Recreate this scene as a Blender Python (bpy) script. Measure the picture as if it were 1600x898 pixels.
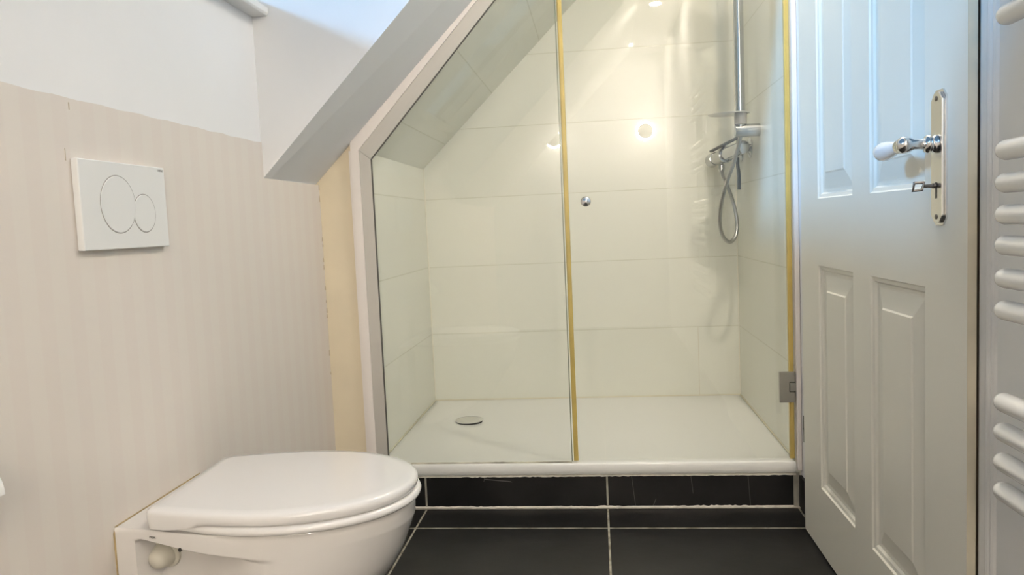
import bpy, bmesh, math, random
from mathutils import Vector, Matrix
random.seed(7)
for o in list(bpy.data.objects): bpy.data.objects.remove(o)
S = bpy.context.scene; COL = S.collection; PI = math.pi

# ---------------------------------------------------------------- camera
R_ = Vector((0.99324956, 0.10724811, -0.04419443)); U_ = Vector((0.03509577, 0.08529014, 0.99573786)); F_ = Vector((-0.11056035, 0.99056723, -0.08095044))
cd = bpy.data.cameras.new('camera'); cam = bpy.data.objects.new('camera', cd); COL.objects.link(cam)
cd.sensor_width = 36; cd.lens = 1208.85/1600*36; cd.clip_start = .02
cam.matrix_world = Matrix(((R_.x, U_.x, -F_.x, 0), (R_.y, U_.y, -F_.y, 0), (R_.z, U_.z, -F_.z, .9), (0, 0, 0, 1)))
S.camera = cam

# ---------------------------------------------------------------- light and exposure
vs = S.view_settings; S.display_settings.display_device = 'sRGB'
vs.view_transform = 'Standard'; vs.look = 'None'; vs.gamma = 1; vs.exposure = 0.86
try: vs.use_curve_mapping = False
except Exception: pass
w = bpy.data.worlds.new('sky'); S.world = w; w.use_nodes = True
bg = w.node_tree.nodes['Background']; wt = w.node_tree
# sky: bright haze along the horizon, bluer and dimmer overhead, dark ground
_tc = wt.nodes.new('ShaderNodeTexCoord'); _sp = wt.nodes.new('ShaderNodeSeparateXYZ'); wt.links.new(_tc.outputs['Generated'], _sp.inputs[0])
_mr = wt.nodes.new('ShaderNodeMapRange'); _mr.inputs[1].default_value = -1; _mr.inputs[2].default_value = 1; wt.links.new(_sp.outputs[2], _mr.inputs[0])
_cr = wt.nodes.new('ShaderNodeValToRGB'); e = _cr.color_ramp.elements
e[0].position = 0; e[0].color = (.03, .03, .025, 1); e[1].position = 1; e[1].color = (.10, .20, .34, 1)
for _p, _c in ((.495, (.02, .025, .03)), (.505, (.45, .75, 1)), (.64, (.40, .72, 1)), (.70, (.14, .26, .40))):
    x = e.new(_p); x.color = (*_c, 1)
wt.links.new(_mr.outputs[0], _cr.inputs[0]); wt.links.new(_cr.outputs[0], bg.inputs[0]); bg.inputs[1].default_value = .55
def sun(direction, strength, color, angle):
    l = bpy.data.lights.new('sun', 'SUN'); l.energy = strength; l.color = color; l.angle = math.radians(angle)
    o = bpy.data.objects.new('sun', l); COL.objects.link(o)
    o.rotation_euler = Vector(direction).to_track_quat('-Z', 'Y').to_euler(); o.location = (-3, 0, 3)
sun((1, .8, -.44), 1.75, (.17, .49, .94), 7)
WARM = (1, .90, .78)
def disc_light(loc, power, size, color=WARM, direction=(0, 0, -1), spread=180):
    l = bpy.data.lights.new('lamp_light', 'AREA'); l.shape = 'DISK'; l.size = size; l.energy = power; l.color = color; l.spread = math.radians(spread)
    o = bpy.data.objects.new('lamp_light', l); COL.objects.link(o); o.location = loc
    o.rotation_euler = Vector(direction).to_track_quat('-Z', 'Y').to_euler()

# ---------------------------------------------------------------- materials
def nodes(name):
    m = bpy.data.materials.new(name); m.use_nodes = True; nt = m.node_tree
    return m, nt, nt.nodes['Principled BSDF']
def mat(name, col, rough=.5, metal=0, coat=0, bump=0, bscale=60, var=0, vscale=3, emit=None, estr=0, spec=None):
    m, nt, b = nodes(name)
    b.inputs['Base Color'].default_value = (*col, 1); b.inputs['Roughness'].default_value = rough; b.inputs['Metallic'].default_value = metal
    b.inputs['Coat Weight'].default_value = coat; b.inputs['Coat Roughness'].default_value = .08
    if spec is not None: b.inputs['Specular IOR Level'].default_value = spec
    tc = nt.nodes.new('ShaderNodeTexCoord')
    if bump:
        n = nt.nodes.new('ShaderNodeTexNoise'); n.inputs['Scale'].default_value = bscale; n.inputs['Detail'].default_value = 4
        nt.links.new(tc.outputs['Object'], n.inputs['Vector'])
        bp = nt.nodes.new('ShaderNodeBump'); bp.inputs['Strength'].default_value = bump; bp.inputs['Distance'].default_value = .002
        nt.links.new(n.outputs['Fac'], bp.inputs['Height']); nt.links.new(bp.outputs[0], b.inputs['Normal'])
    if var:
        n = nt.nodes.new('ShaderNodeTexNoise'); n.inputs['Scale'].default_value = vscale; n.inputs['Detail'].default_value = 3
        nt.links.new(tc.outputs['Object'], n.inputs['Vector'])
        r = nt.nodes.new('ShaderNodeValToRGB'); r.color_ramp.elements[0].position = .3; r.color_ramp.elements[1].position = .7
        r.color_ramp.elements[0].color = (*[c*(1-var) for c in col], 1); r.color_ramp.elements[1].color = (*[min(1, c*(1+var)) for c in col], 1)
        nt.links.new(n.outputs['Fac'], r.inputs[0]); nt.links.new(r.outputs[0], b.inputs['Base Color'])
    if emit: b.inputs['Emission Color'].default_value = (*emit, 1); b.inputs['Emission Strength'].default_value = estr
    return m
M = {}
M['plaster'] = mat('white plaster', (.83, .825, .815), .75, bump=.12, bscale=25, var=.02)
M['jamb'] = mat('cream painted plaster', (.78, .68, .50), .7, bump=.15, bscale=40, var=.04, vscale=6)
M['white_paint'] = mat('white gloss paint', (.80, .79, .76), .32, bump=.05, bscale=20, var=.015)
M['bead'] = mat('white plastic trim', (.86, .80, .75), .4)
M['door_paint'] = mat('white door paint', (.82, .80, .71), .42, bump=.04, bscale=15, var=.012)
M['edge_beige'] = mat('door edge beige without daylight', (.72, .66, .52), .5)  # beige put in where the door edge misses the blue daylight
M['ceramic'] = mat('glazed ceramic', (.70, .675, .645), .08, coat=.6)
M['seat'] = mat('toilet seat plastic', (.765, .75, .73), .09, coat=.4)
M['plate'] = mat('flush plate plastic', (.76, .76, .74), .38)
M['chrome'] = mat('chrome', (.78, .78, .78), .1, 1)
M['tapchrome'] = mat('dull chrome', (.50, .51, .51), .16, 1)
M['hose'] = mat('ribbed metal hose', (.45, .45, .44), .3, 1)
M['brushed'] = mat('brushed nickel', (.42, .41, .37), .42, 1)
M['nickel'] = mat('polished nickel plate', (.74, .73, .71), .22, 1)
M['alu'] = mat('satin aluminium', (.59, .565, .515), .5, .3)
M['dark'] = mat('dark gap', (.03, .028, .025), .6)
M['rubber'] = mat('dark grey strip and reflection', (.10, .105, .11), .5)
M['greyplastic'] = mat('grey plastic collar', (.35, .34, .31), .35)
M['porcelain'] = mat('white porcelain', (.84, .84, .84), .1, coat=.5)
M['oldkey'] = mat('tarnished metal', (.22, .20, .18), .35, 1)
M['yellow'] = mat('yellowed plastic', (.58, .44, .13), .35, var=.12, vscale=12)
M['tray'] = mat('white acrylic shower tray', (.84, .84, .80), .28, coat=.2, var=.01)
M['grout'] = mat('off-white caulk', (.66, .62, .54), .7, bump=.5, bscale=120, var=.15, vscale=30)
M['greygrout'] = mat('grey grout', (.36, .34, .28), .8, var=.25, vscale=25)
M['radiator'] = mat('white enamel', (.87, .86, .83), .25, coat=.3)
M['paper'] = mat('white paper', (.85, .84, .80), .9)
M['lampwhite'] = mat('white lamp body', (.80, .78, .72), .5)
M['print'] = mat('dark grey print', (.10, .09, .08), .6)
M['glow'] = mat('lamp diffuser', (.9, .9, .9), .5, emit=(1, .89, .76), estr=430)
M['bulb'] = mat('spot lens', (.9, .9, .9), .5, emit=(1, .86, .68), estr=60)

def glass(name, tint, rough=0.0):
    # thin clear sheet: transparent with a Schlick reflection on both faces
    m = bpy.data.materials.new(name); m.use_nodes = True; nt = m.node_tree; nt.nodes.clear(); L = nt.links.new
    out = nt.nodes.new('ShaderNodeOutputMaterial'); mx = nt.nodes.new('ShaderNodeMixShader'); t = nt.nodes.new('ShaderNodeBsdfTransparent'); g = nt.nodes.new('ShaderNodeBsdfGlossy')
    ge = nt.nodes.new('ShaderNodeNewGeometry'); d = nt.nodes.new('ShaderNodeVectorMath'); d.operation = 'DOT_PRODUCT'; L(ge.outputs['Normal'], d.inputs[0]); L(ge.outputs['Incoming'], d.inputs[1])
    def MM(op, a, v, swap=False):
        n = nt.nodes.new('ShaderNodeMath'); n.operation = op; L(a, n.inputs[1 if swap else 0])
        if v is not None: n.inputs[0 if swap else 1].default_value = v
        return n.outputs[0]
    c = MM('ABSOLUTE', d.outputs['Value'], None); c = MM('SUBTRACT', c, 1, True); c = MM('POWER', c, 5); c = MM('MULTIPLY', c, .96); c = MM('ADD', c, .04)
    t.inputs[0].default_value = (*tint, 1); g.inputs['Roughness'].default_value = rough; g.inputs['Color'].default_value = (1, 1, 1, 1)
    L(c, mx.inputs[0]); L(t.outputs[0], mx.inputs[1]); L(g.outputs[0], mx.inputs[2]); L(mx.outputs[0], out.inputs[0])
    return m
M['glass'] = glass('clear shower glass', (.997, .998, .995))
M['acrylic'] = mat('frosted pale plastic', (.85, .85, .80), .2)
M['window_glass'] = glass('window glass', (.98, .99, .99))
M['glass_edge'] = mat('green glass edge', (.22, .24, .18), .2)

def tile_mat(name, col, joint, rough=.22):
    m, nt, b = nodes(name)
    uv = nt.nodes.new('ShaderNodeUVMap'); br = nt.nodes.new('ShaderNodeTexBrick')
    br.inputs['Scale'].default_value = 1; br.inputs['Mortar Size'].default_value = .0022; br.inputs['Mortar Smooth'].default_value = .3
    br.inputs['Brick Width'].default_value = 40.0; br.inputs['Row Height'].default_value = .289; br.offset = .5
    br.inputs['Color1'].default_value = (*col, 1); br.inputs['Color2'].default_value = (*[c*.985 for c in col], 1); br.inputs['Mortar'].default_value = (*joint, 1)
    nt.links.new(uv.outputs[0], br.inputs['Vector']); nt.links.new(br.outputs['Color'], b.inputs['Base Color'])
    bp = nt.nodes.new('ShaderNodeBump'); bp.inputs['Strength'].default_value = .25; bp.inputs['Distance'].default_value = .0015; bp.invert = True
    nt.links.new(br.outputs['Fac'], bp.inputs['Height'])
    b2 = nt.nodes.new('ShaderNodeBump'); b2.inputs['Strength'].default_value = .03; b2.inputs['Distance'].default_value = .004
    n = nt.nodes.new('ShaderNodeTexNoise'); n.inputs['Scale'].default_value = 3.5; nt.links.new(uv.outputs[0], n.inputs['Vector'])
    nt.links.new(n.outputs['Fac'], b2.inputs['Height']); nt.links.new(bp.outputs[0], b2.inputs['Normal']); nt.links.new(b2.outputs[0], b.inputs['Normal'])
    b.inputs['Roughness'].default_value = rough; b.inputs['Specular IOR Level'].default_value = .12
    return m
M['tile'] = tile_mat('cream glazed wall tile', (.81, .815, .725), (.69, .69, .58))

def slate(name, grid):
    m, nt, b = nodes(name); L = nt.links.new
    tc = nt.nodes.new('ShaderNodeTexCoord')
    n = nt.nodes.new('ShaderNodeTexNoise'); n.inputs['Scale'].default_value = 5; n.inputs['Detail'].default_value = 8; L(tc.outputs['Object'], n.inputs['Vector'])
    r = nt.nodes.new('ShaderNodeValToRGB'); r.color_ramp.elements[0].position = .35; r.color_ramp.elements[1].position = .7
    r.color_ramp.elements[0].color = (.003, .003, .003, 1); r.color_ramp.elements[1].color = (.013, .0125, .012, 1); L(n.outputs['Fac'], r.inputs[0])
    bump = nt.nodes.new('ShaderNodeBump'); bump.inputs['Strength'].default_value = .35; bump.inputs['Distance'].default_value = .006; L(n.outputs['Fac'], bump.inputs['Height'])
    if grid:
        # joints at x = -.572 + k*.5785 and y = 2.221 + k*.5785
        sep = nt.nodes.new('ShaderNodeSeparateXYZ'); L(tc.outputs['Object'], sep.inputs[0])
        def line(axis, off, width):
            a = nt.nodes.new('ShaderNodeMath'); a.operation = 'ADD'; a.inputs[1].default_value = -off + 100*.5785 + .5785/2; L(sep.outputs[axis], a.inputs[0])
            mo = nt.nodes.new('ShaderNodeMath'); mo.operation = 'MODULO'; mo.inputs[1].default_value = .5785; L(a.outputs[0], mo.inputs[0])
            su = nt.nodes.new('ShaderNodeMath'); su.operation = 'SUBTRACT'; su.inputs[1].default_value = .5785/2; L(mo.outputs[0], su.inputs[0])
            ab = nt.nodes.new('ShaderNodeMath'); ab.operation = 'ABSOLUTE'; L(su.outputs[0], ab.inputs[0])
            lt = nt.nodes.new('ShaderNodeMath'); lt.operation = 'LESS_THAN'; lt.inputs[1].default_value = width; L(ab.outputs[0], lt.inputs[0]); return lt
        a = line(0, -.572, .0028); c = line(1, 2.221, .0028)
        mx = nt.nodes.new('ShaderNodeMath'); mx.operation = 'MAXIMUM'; L(a.outputs[0], mx.inputs[0]); L(c.outputs[0], mx.inputs[1])
        n2 = nt.nodes.new('ShaderNodeTexNoise'); n2.inputs['Scale'].default_value = 30; L(tc.outputs['Object'], n2.inputs['Vector'])
        r2 = nt.nodes.new('ShaderNodeValToRGB'); r2.color_ramp.elements[0].position = .3; r2.color_ramp.elements[1].position = .6
        r2.color_ramp.elements[0].color = (.20, .18, .13, 1); r2.color_ramp.elements[1].color = (.42, .39, .31, 1); L(n2.outputs['Fac'], r2.inputs[0])
        mc = nt.nodes.new('ShaderNodeMix'); mc.data_type = 'RGBA'; L(mx.outputs[0], mc.inputs[0]); L(r.outputs[0], mc.inputs[6]); L(r2.outputs[0], mc.inputs[7])
        L(mc.outputs[2], b.inputs['Base Color'])
        ro = nt.nodes.new('ShaderNodeMath'); ro.operation = 'MULTIPLY_ADD'; ro.inputs[1].default_value = .4; ro.inputs[2].default_value = .45; L(mx.outputs[0], ro.inputs[0]); L(ro.outputs[0], b.inputs['Roughness'])
    else:
        # fine pale scratches
        wv = nt.nodes.new('ShaderNodeTexVoronoi'); wv.feature = 'DISTANCE_TO_EDGE'; wv.inputs['Scale'].default_value = 7
        wn = nt.nodes.new('ShaderNodeMapping'); wn.inputs['Rotation'].default_value = (0, .9, 0); wn.inputs['Scale'].default_value = (1, 1, .35); L(tc.outputs['Object'], wn.inputs[0]); L(wn.outputs[0], wv.inputs['Vector'])
        lt = nt.nodes.new('ShaderNodeMath'); lt.operation = 'LESS_THAN'; lt.inputs[1].default_value = .004; L(wv.outputs['Distance'], lt.inputs[0])
        n3 = nt.nodes.new('ShaderNodeTexNoise'); n3.inputs['Scale'].default_value = 6; L(tc.outputs['Object'], n3.inputs['Vector'])
        g3 = nt.nodes.new('ShaderNodeMath'); g3.operation = 'GREATER_THAN'; g3.inputs[1].default_value = .55; L(n3.outputs['Fac'], g3.inputs[0])
        mu = nt.nodes.new('ShaderNodeMath'); mu.operation = 'MULTIPLY'; L(lt.outputs[0], mu.inputs[0]); L(g3.outputs[0], mu.inputs[1])
        m5 = nt.nodes.new('ShaderNodeMath'); m5.operation = 'MULTIPLY'; m5.inputs[1].default_value = .5; L(mu.outputs[0], m5.inputs[0])
        mc = nt.nodes.new('ShaderNodeMix'); mc.data_type = 'RGBA'; L(m5.outputs[0], mc.inputs[0]); L(r.outputs[0], mc.inputs[6]); mc.inputs[7].default_value = (.2, .19, .18, 1)
        L(mc.outputs[2], b.inputs['Base Color']); b.inputs['Roughness'].default_value = .45
    L(bump.outputs[0], b.inputs['Normal']); b.inputs['Specular IOR Level'].default_value = .32
    return m
M['floor'] = slate('dark slate floor tiles', True)
M['riser'] = slate('dark slate riser tiles', False)

def wallpaper_mat():
    m, nt, b = nodes('faintly striped cream wallpaper'); L = nt.links.new
    tc = nt.nodes.new('ShaderNodeTexCoord'); sep = nt.nodes.new('ShaderNodeSeparateXYZ'); L(tc.outputs['Object'], sep.inputs[0])
    def M2(op, a, v=None):
        n = nt.nodes.new('ShaderNodeMath'); n.operation = op; L(a, n.inputs[0])
        if v is not None: n.inputs[1].default_value = v
        return n.outputs[0]
    a = M2('ADD', sep.outputs[1], 10 - 1.218 + .0176); a = M2('MULTIPLY', a, 1/.0705); a = M2('FRACT', a)
    r = nt.nodes.new('ShaderNodeValToRGB'); e = r.color_ramp.elements
    e[0].position = 0; e[0].color = (1, 1, 1, 1); e[1].position = 1; e[1].color = (1, 1, 1, 1)
    for p, v in ((.44, 1), (.5, 0), (.94, 0)): x = e.new(p); x.color = (v, v, v, 1)
    L(a, r.inputs[0])
    mc = nt.nodes.new('ShaderNodeMix'); mc.data_type = 'RGBA'; L(r.outputs[0], mc.inputs[0])
    mc.inputs[6].default_value = (.726, .662, .605, 1); mc.inputs[7].default_value = (.735, .68, .62, 1)
    n = nt.nodes.new('ShaderNodeTexNoise'); n.inputs['Scale'].default_value = 2.5; L(tc.outputs['Object'], n.inputs['Vector'])
    n2 = nt.nodes.new('ShaderNodeMix'); n2.data_type = 'RGBA'; n2.blend_type = 'MULTIPLY'; L(n.outputs['Fac'], n2.inputs[0]); L(mc.outputs[2], n2.inputs[6]); n2.inputs[7].default_value = (.985, .98, .955, 1)
    L(n2.outputs[2], b.inputs['Base Color']); b.inputs['Roughness'].default_value = .6
    n3 = nt.nodes.new('ShaderNodeTexNoise'); n3.inputs['Scale'].default_value = 14; L(tc.outputs['Object'], n3.inputs['Vector'])
    bp = nt.nodes.new('ShaderNodeBump'); bp.inputs['Strength'].default_value = .1; bp.inputs['Distance'].default_value = .003; L(n3.outputs['Fac'], bp.inputs['Height']); L(bp.outputs[0], b.inputs['Normal'])
    return m
M['wallpaper'] = wallpaper_mat()

# ---------------------------------------------------------------- mesh helpers
def link(name, bm, material, parent=None, smooth=False, angle=None):
    me = bpy.data.meshes.new(name); bmesh.ops.recalc_face_normals(bm, faces=bm.faces)
    if smooth:
        for f in bm.faces: f.smooth = True
        if angle is not None:
            for e in bm.edges:
                if len(e.link_faces) == 2 and e.calc_face_angle(0) > math.radians(angle): e.smooth = False
    bm.to_mesh(me); bm.free()
    for m_ in (material if isinstance(material, (list, tuple)) else [material]): me.materials.append(m_)
    o = bpy.data.objects.new(name, me); COL.objects.link(o)
    if parent:
        o.parent = parent; bpy.context.view_layer.update(); o.matrix_parent_inverse = parent.matrix_world.inverted()
    return o
def tag(o, label=None, cat=None, group=None, kind=None):
    if label: o['label'] = label
    if cat: o['category'] = cat
    if group: o['group'] = group
    if kind: o['kind'] = kind
    return o
def thing(name, label, cat, loc, group=None):
    o = bpy.data.objects.new(name, None); COL.objects.link(o); o.location = loc; o.empty_display_size = .05
    bpy.context.view_layer.update(); return tag(o, label, cat, group)
def struct(name, bm, m, label=None, smooth=False, angle=None, cat=None):
    o = link(name, bm, m, None, smooth, angle); o['kind'] = 'structure'
    if label: o['label'] = label
    if cat: o['category'] = cat
    return o
def box(bm, x0, x1, y0, y1, z0, z1, bevel=0, mi=0, seg=2):
    vs_ = [bm.verts.new(p) for p in ((x0,y0,z0),(x1,y0,z0),(x1,y1,z0),(x0,y1,z0),(x0,y0,z1),(x1,y0,z1),(x1,y1,z1),(x0,y1,z1))]
    fs = [bm.faces.new([vs_[i] for i in q]) for q in ((0,3,2,1),(4,5,6,7),(0,1,5,4),(1,2,6,5),(2,3,7,6),(3,0,4,7))]
    for f in fs: f.material_index = mi
    if bevel:
        es = list({e for f in fs for e in f.edges})
        bmesh.ops.bevel(bm, geom=es, offset=bevel, segments=seg, affect='EDGES', profile=.5)
    return bm
def B(*a, **k): return box(bmesh.new(), *a, **k)
def hexa(bm, pts, mi=0):
    # eight points: bottom four then top four
    v = [bm.verts.new(p) for p in pts]
    for q in ((0,3,2,1),(4,5,6,7),(0,1,5,4),(1,2,6,5),(2,3,7,6),(3,0,4,7)): bm.faces.new([v[i] for i in q]).material_index = mi
    return bm
def prism(bm, poly, axis, a, b, bevel=0):
    # poly: 2-D points in the plane perpendicular to axis ('X': (y,z); 'Y': (x,z); 'Z': (x,y))
    def P(p, t): return {'X': (t, p[0], p[1]), 'Y': (p[0], t, p[1]), 'Z': (p[0], p[1], t)}[axis]
    va = [bm.verts.new(P(p, a)) for p in poly]; vb = [bm.verts.new(P(p, b)) for p in poly]; n = len(poly)
    fs = [bm.faces.new(va), bm.faces.new(vb[::-1])]
    for i in range(n): fs.append(bm.faces.new((va[i], vb[i], vb[(i+1) % n], va[(i+1) % n])))
    if bevel: bmesh.ops.bevel(bm, geom=list({e for f in fs for e in f.edges}), offset=bevel, segments=2, affect='EDGES', profile=.5)
    return bm
def tube(bm, pts, r, seg=14, cap=True, round_end=False):
    pts = [Vector(p) for p in pts]; n = len(pts); rs = r if isinstance(r, (list, tuple)) else [r]*n
    if round_end:
        # half-ball ends
        def ends(p, d, rr): return [(p - d*rr*math.sin(a), rr*math.cos(a)) for a in (PI/2*.96, PI/3, PI/6)]
        d0 = (pts[1]-pts[0]).normalized(); d1 = (pts[-2]-pts[-1]).normalized()
        e0 = ends(pts[0], d0, rs[0]); e1 = ends(pts[-1], d1, rs[-1])[::-1]
        pts = [p for p, _ in e0] + pts + [p for p, _ in e1]; rs = [q for _, q in e0] + list(rs) + [q for _, q in e1]; n = len(pts)
    rings = []; t0 = (pts[1]-pts[0]).normalized(); nrm = t0.orthogonal().normalized()
    for i, p in enumerate(pts):
        t = (pts[min(i+1, n-1)]-pts[max(i-1, 0)]).normalized(); nrm = (nrm - t*nrm.dot(t)).normalized(); bn = t.cross(nrm)
        rings.append([bm.verts.new(p + (nrm*math.cos(2*PI*k/seg) + bn*math.sin(2*PI*k/seg))*rs[i]) for k in range(seg)])
    for i in range(n-1):
        for k in range(seg): bm.faces.new((rings[i][k], rings[i][(k+1) % seg], rings[i+1][(k+1) % seg], rings[i+1][k]))
    if cap: bm.faces.new(rings[0][::-1]); bm.faces.new(rings[-1])
    return bm
def lathe(bm, prof, origin, axis, seg=32):
    # prof: (distance along axis, radius)
    o = Vector(origin); a = Vector(axis).normalized()
    return tube_profile(bm, [(o + a*d, r) for d, r in prof], a, seg)
def tube_profile(bm, pr, a, seg):
    nrm = a.orthogonal().normalized(); bn = a.cross(nrm); rings = []
    for p, r in pr:
        r = max(r, .00005); rings.append([bm.verts.new(p + (nrm*math.cos(2*PI*k/seg) + bn*math.sin(2*PI*k/seg))*r) for k in range(seg)])
    for i in range(len(rings)-1):
        for k in range(seg): bm.faces.new((rings[i][k], rings[i][(k+1) % seg], rings[i+1][(k+1) % seg], rings[i+1][k]))
    bm.faces.new(rings[0][::-1]); bm.faces.new(rings[-1]); return bm
def spline(pts, n=10):
    pts = [Vector(p) for p in pts]; out = []
    for i in range(len(pts)-1):
        p0, p1, p2, p3 = pts[max(i-1, 0)], pts[i], pts[i+1], pts[min(i+2, len(pts)-1)]
        for k in range(n):
            t = k/n; out.append(.5*((2*p1) + (-p0+p2)*t + (2*p0-5*p1+4*p2-p3)*t*t + (-p0+3*p1-3*p2+p3)*t**3))
    return out + [pts[-1]]
def uv(o, fn):
    me = o.data; l = me.uv_layers.new(name='UVMap')
    for poly in me.polygons:
        for li in poly.loop_indices: l.data[li].uv = fn(me.vertices[me.loops[li].vertex_index].co)
def lettering(txt, size, origin, right, up, parent, material, label=None):
    cu = bpy.data.curves.new('t', 'FONT'); cu.body = txt; cu.size = size; cu.extrude = .0002; cu.align_x = 'CENTER'; cu.align_y = 'CENTER'
    t = bpy.data.objects.new('t', cu); COL.objects.link(t); bpy.context.view_layer.update()
    me = bpy.data.meshes.new_from_object(t.evaluated_get(bpy.context.evaluated_depsgraph_get())); bpy.data.objects.remove(t)
    r = Vector(right).normalized(); u = Vector(up).normalized(); n = r.cross(u)
    me.transform(Matrix(((r.x, u.x, n.x, origin[0]), (r.y, u.y, n.y, origin[1]), (r.z, u.z, n.z, origin[2]), (0, 0, 0, 1))))
    me.materials.clear(); me.materials.append(material); me.name = 'lettering'
    o = bpy.data.objects.new('lettering', me); COL.objects.link(o); o.parent = parent; bpy.context.view_layer.update(); o.matrix_parent_inverse = parent.matrix_world.inverted()
    if label: o['label'] = label
    return o

# ---------------------------------------------------------------- room dimensions (metres; x right, y into the room, z up)
XK = -.862     # knee wall
XL = -.722     # shower left wall
XR = .576      # shower right wall
XW = .592      # room right wall
YF = 2.373     # shower front
YB = 3.264     # shower back wall
YC = 1.965     # skylight recess cheek
YW = .15       # near end of the skylight
YR = -1.80      # rear wall
ZC = 2.25      # flat ceiling
ZT = .152      # shower tray top
def zn(x): return 1.05 + 1.02*(x-XK)          # sloping ceiling beside the recess
def zf(x): return 1.062 + .99*(x-XK)          # sloping ceiling at the shower front
def zs(x): return 1.15 + .97*(x-XL)           # tiled slope in the shower

# floor
struct('floor', B(-1.0, .75, YR-.1, YF+.05, -.08, 0), M['floor'], 'dark slate tiled floor with pale grout')
# left knee wall with the plain wall below the skylight
bm = bmesh.new(); box(bm, XK-.12, XK, YR, YC, 0, 1.05); box(bm, XK-.12, XK, YC, YF, 0, 1.05); box(bm, XK-.12, XK, YW, YC, 1.05, 1.462)
wl = struct('wall_left', bm, M['plaster'], 'left knee wall, plain white above the wallpaper')
bm = bmesh.new(); box(bm, XK, XK+.0015, YR, YF, .002, 1.05)
# paper edge above the knee wall follows the recess, slightly uneven
N = 60; top = []
for i in range(N+1):
    y = YW + (YC-YW)*i/N; top.append((y, 1.1415 + .0012*math.sin(i*1.7) + random.uniform(-.0006, .0006)))
prism(bm, [(YW, 1.05)] + top + [(YC, 1.05)], 'X', XK, XK+.0015)
wp = link('wallpaper', bm, M['wallpaper'], wl); wp['label'] = 'cream wallpaper with faint vertical stripes'
# little tears in the paper and along the corner
bm = bmesh.new()
for (y, z, hgt, wd) in ((1.215, 1.128, .012, .0022), (1.196, 1.047, .02, .0012)):
    box(bm, XK+.0012, XK+.0022, y, y+wd, z-hgt/2, z+hgt/2)
z = 1.05
while z > .45:
    if random.random() < .5:
        ln = random.uniform(.006, .02); y = YF-.0025-random.uniform(0, .004)
        hexa(bm, [(XK+.001, y-.003, z-ln), (XK+.004, y-.001, z-ln), (XK+.004, y+.001, z-ln), (XK+.001, y, z-ln),
                  (XK+.001, y-.001, z), (XK+.003, y+.001, z+.002), (XK+.003, y+.002, z), (XK+.001, y+.001, z)])
    z -= random.uniform(.02, .045)
link('torn_paper_edge', bm, mat('torn paper edge', (.55, .46, .34), .8), wl)
# rear wall, right wall with the door opening
struct('wall_rear', B(-1.0, .75, YR-.1, YR, 0, 2.4), M['plaster'])
DY0, DY1, DZ = 1.262, 2.188, 1.99
bm = bmesh.new(); box(bm, XW, XW+.12, YR, DY0, 0, 2.4); box(bm, XW, XW+.12, DY1, YF+.0, 0, 2.4); box(bm, XW, XW+.12, DY0, DY1, DZ, 2.4)
struct('wall_right', bm, M['plaster'])
# ceiling: sloping parts round the skylight, flat part at the top
bm = bmesh.new(); T = .41; XT = .345
def slope_piece(bm, y0, y1, f0, f1, x0, x1, mi=0):
    hexa(bm, [(x0, y0, f0(x0)), (x1, y0, f0(x1)), (x1, y1, f1(x1)), (x0, y1, f1(x0)),
              (x0, y0, 1.522+.97*(x0-XK)), (x1, y0, 1.522+.97*(x1-XK)), (x1, y1, 1.522+.97*(x1-XK)), (x0, y1, 1.522+.97*(x0-XK))], mi)
slope_piece(bm, YR, YW, zn, zn, XK-.12, XT)
slope_piece(bm, YC, YF, zn, zf, XK-.12, XT)
XU = .20
# above the skylight
prism(bm, [(XU, 1.462+.97*(XU-XK)), (XU, zn(XU)-.0), (XT, zn(XT)), (XT, 1.462+.97*(XT-XK))], 'Y', YW, YC)
box(bm, XT-.06, .75, YR-.1, YF, ZC, ZC+.5)
struct('ceiling', bm, M['plaster'], 'sloping white attic ceiling beside the skylight recess')

# shower walls
bm = bmesh.new(); box(bm, XK-.12, XL, YF, YB+.1, 0, 1.56, mi=1)
for f in bm.faces:
    f.material_index = 1 if f.calc_center_median().x > XL-.001 else 0
ws = struct('wall_alcove', bm, [M['jamb'], M['tile']], 'cream painted wall end between knee wall and shower'); uv(ws, lambda c: (c.y+3.2, c.z-.1534))
bm = bmesh.new(); box(bm, XL, .75, YB, YB+.1, 0, 2.4); o = struct('wall_back', bm, M['tile'], 'cream tiled back wall of the shower'); uv(o, lambda c: (c.x+9.0, c.z-.1534+2.89*2))
bm = bmesh.new(); box(bm, XR, .75, YF+.0, YB, 0, 2.4); o = struct('wall_shower_right', bm, M['tile'], 'cream tiled right wall of the shower'); uv(o, lambda c: (c.y+9.6, c.z-.1534+2.89*2))
bm = bmesh.new(); prism(bm, [(XL, zs(XL)), (.43, zs(.43)), (.43, zs(.43)+.35), (XL, zs(XL)+.35)], 'Y', YF+.025, YB)
o = struct('ceiling_shower', bm, M['tile'], 'cream tiled slope over the shower'); uv(o, lambda c: (c.y+9.6, (c.x+.62)*1.393+2.89))
struct('ceiling_flat', B(.43, .70, YF, YB, zs(.43), zs(.43)+.3), M['plaster'])
# wall above the shower screen between sloping ceiling and slope tiles
bm = bmesh.new(); prism(bm, [(XL, zf(XL)+.02), (XT, zf(XT)), (XT, 2.5), (XL, 1.9)], 'Y', YF+.0125, YF+.0235); struct('wall_header', bm, M['plaster'])

bm = bmesh.new(); box(bm, .4068, .4092, YB-.0006, YB+.001, ZT, .4424); link('grout_joint', bm, mat('pale tile grout', (.70, .67, .55), .6), bpy.data.objects['wall_back'])

bm = bmesh.new(); box(bm, XL+.0002, XL+.0045, YB-.0045, YB-.0002, ZT+.004, zs(XL)-.002); box(bm, XR-.004, XR-.0002, YB-.004, YB-.0002, ZT+.004, 2.1)
link('corner_sealant', bm, mat('cream corner sealant', (.82, .80, .68), .5), bpy.data.objects['wall_back'])
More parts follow.
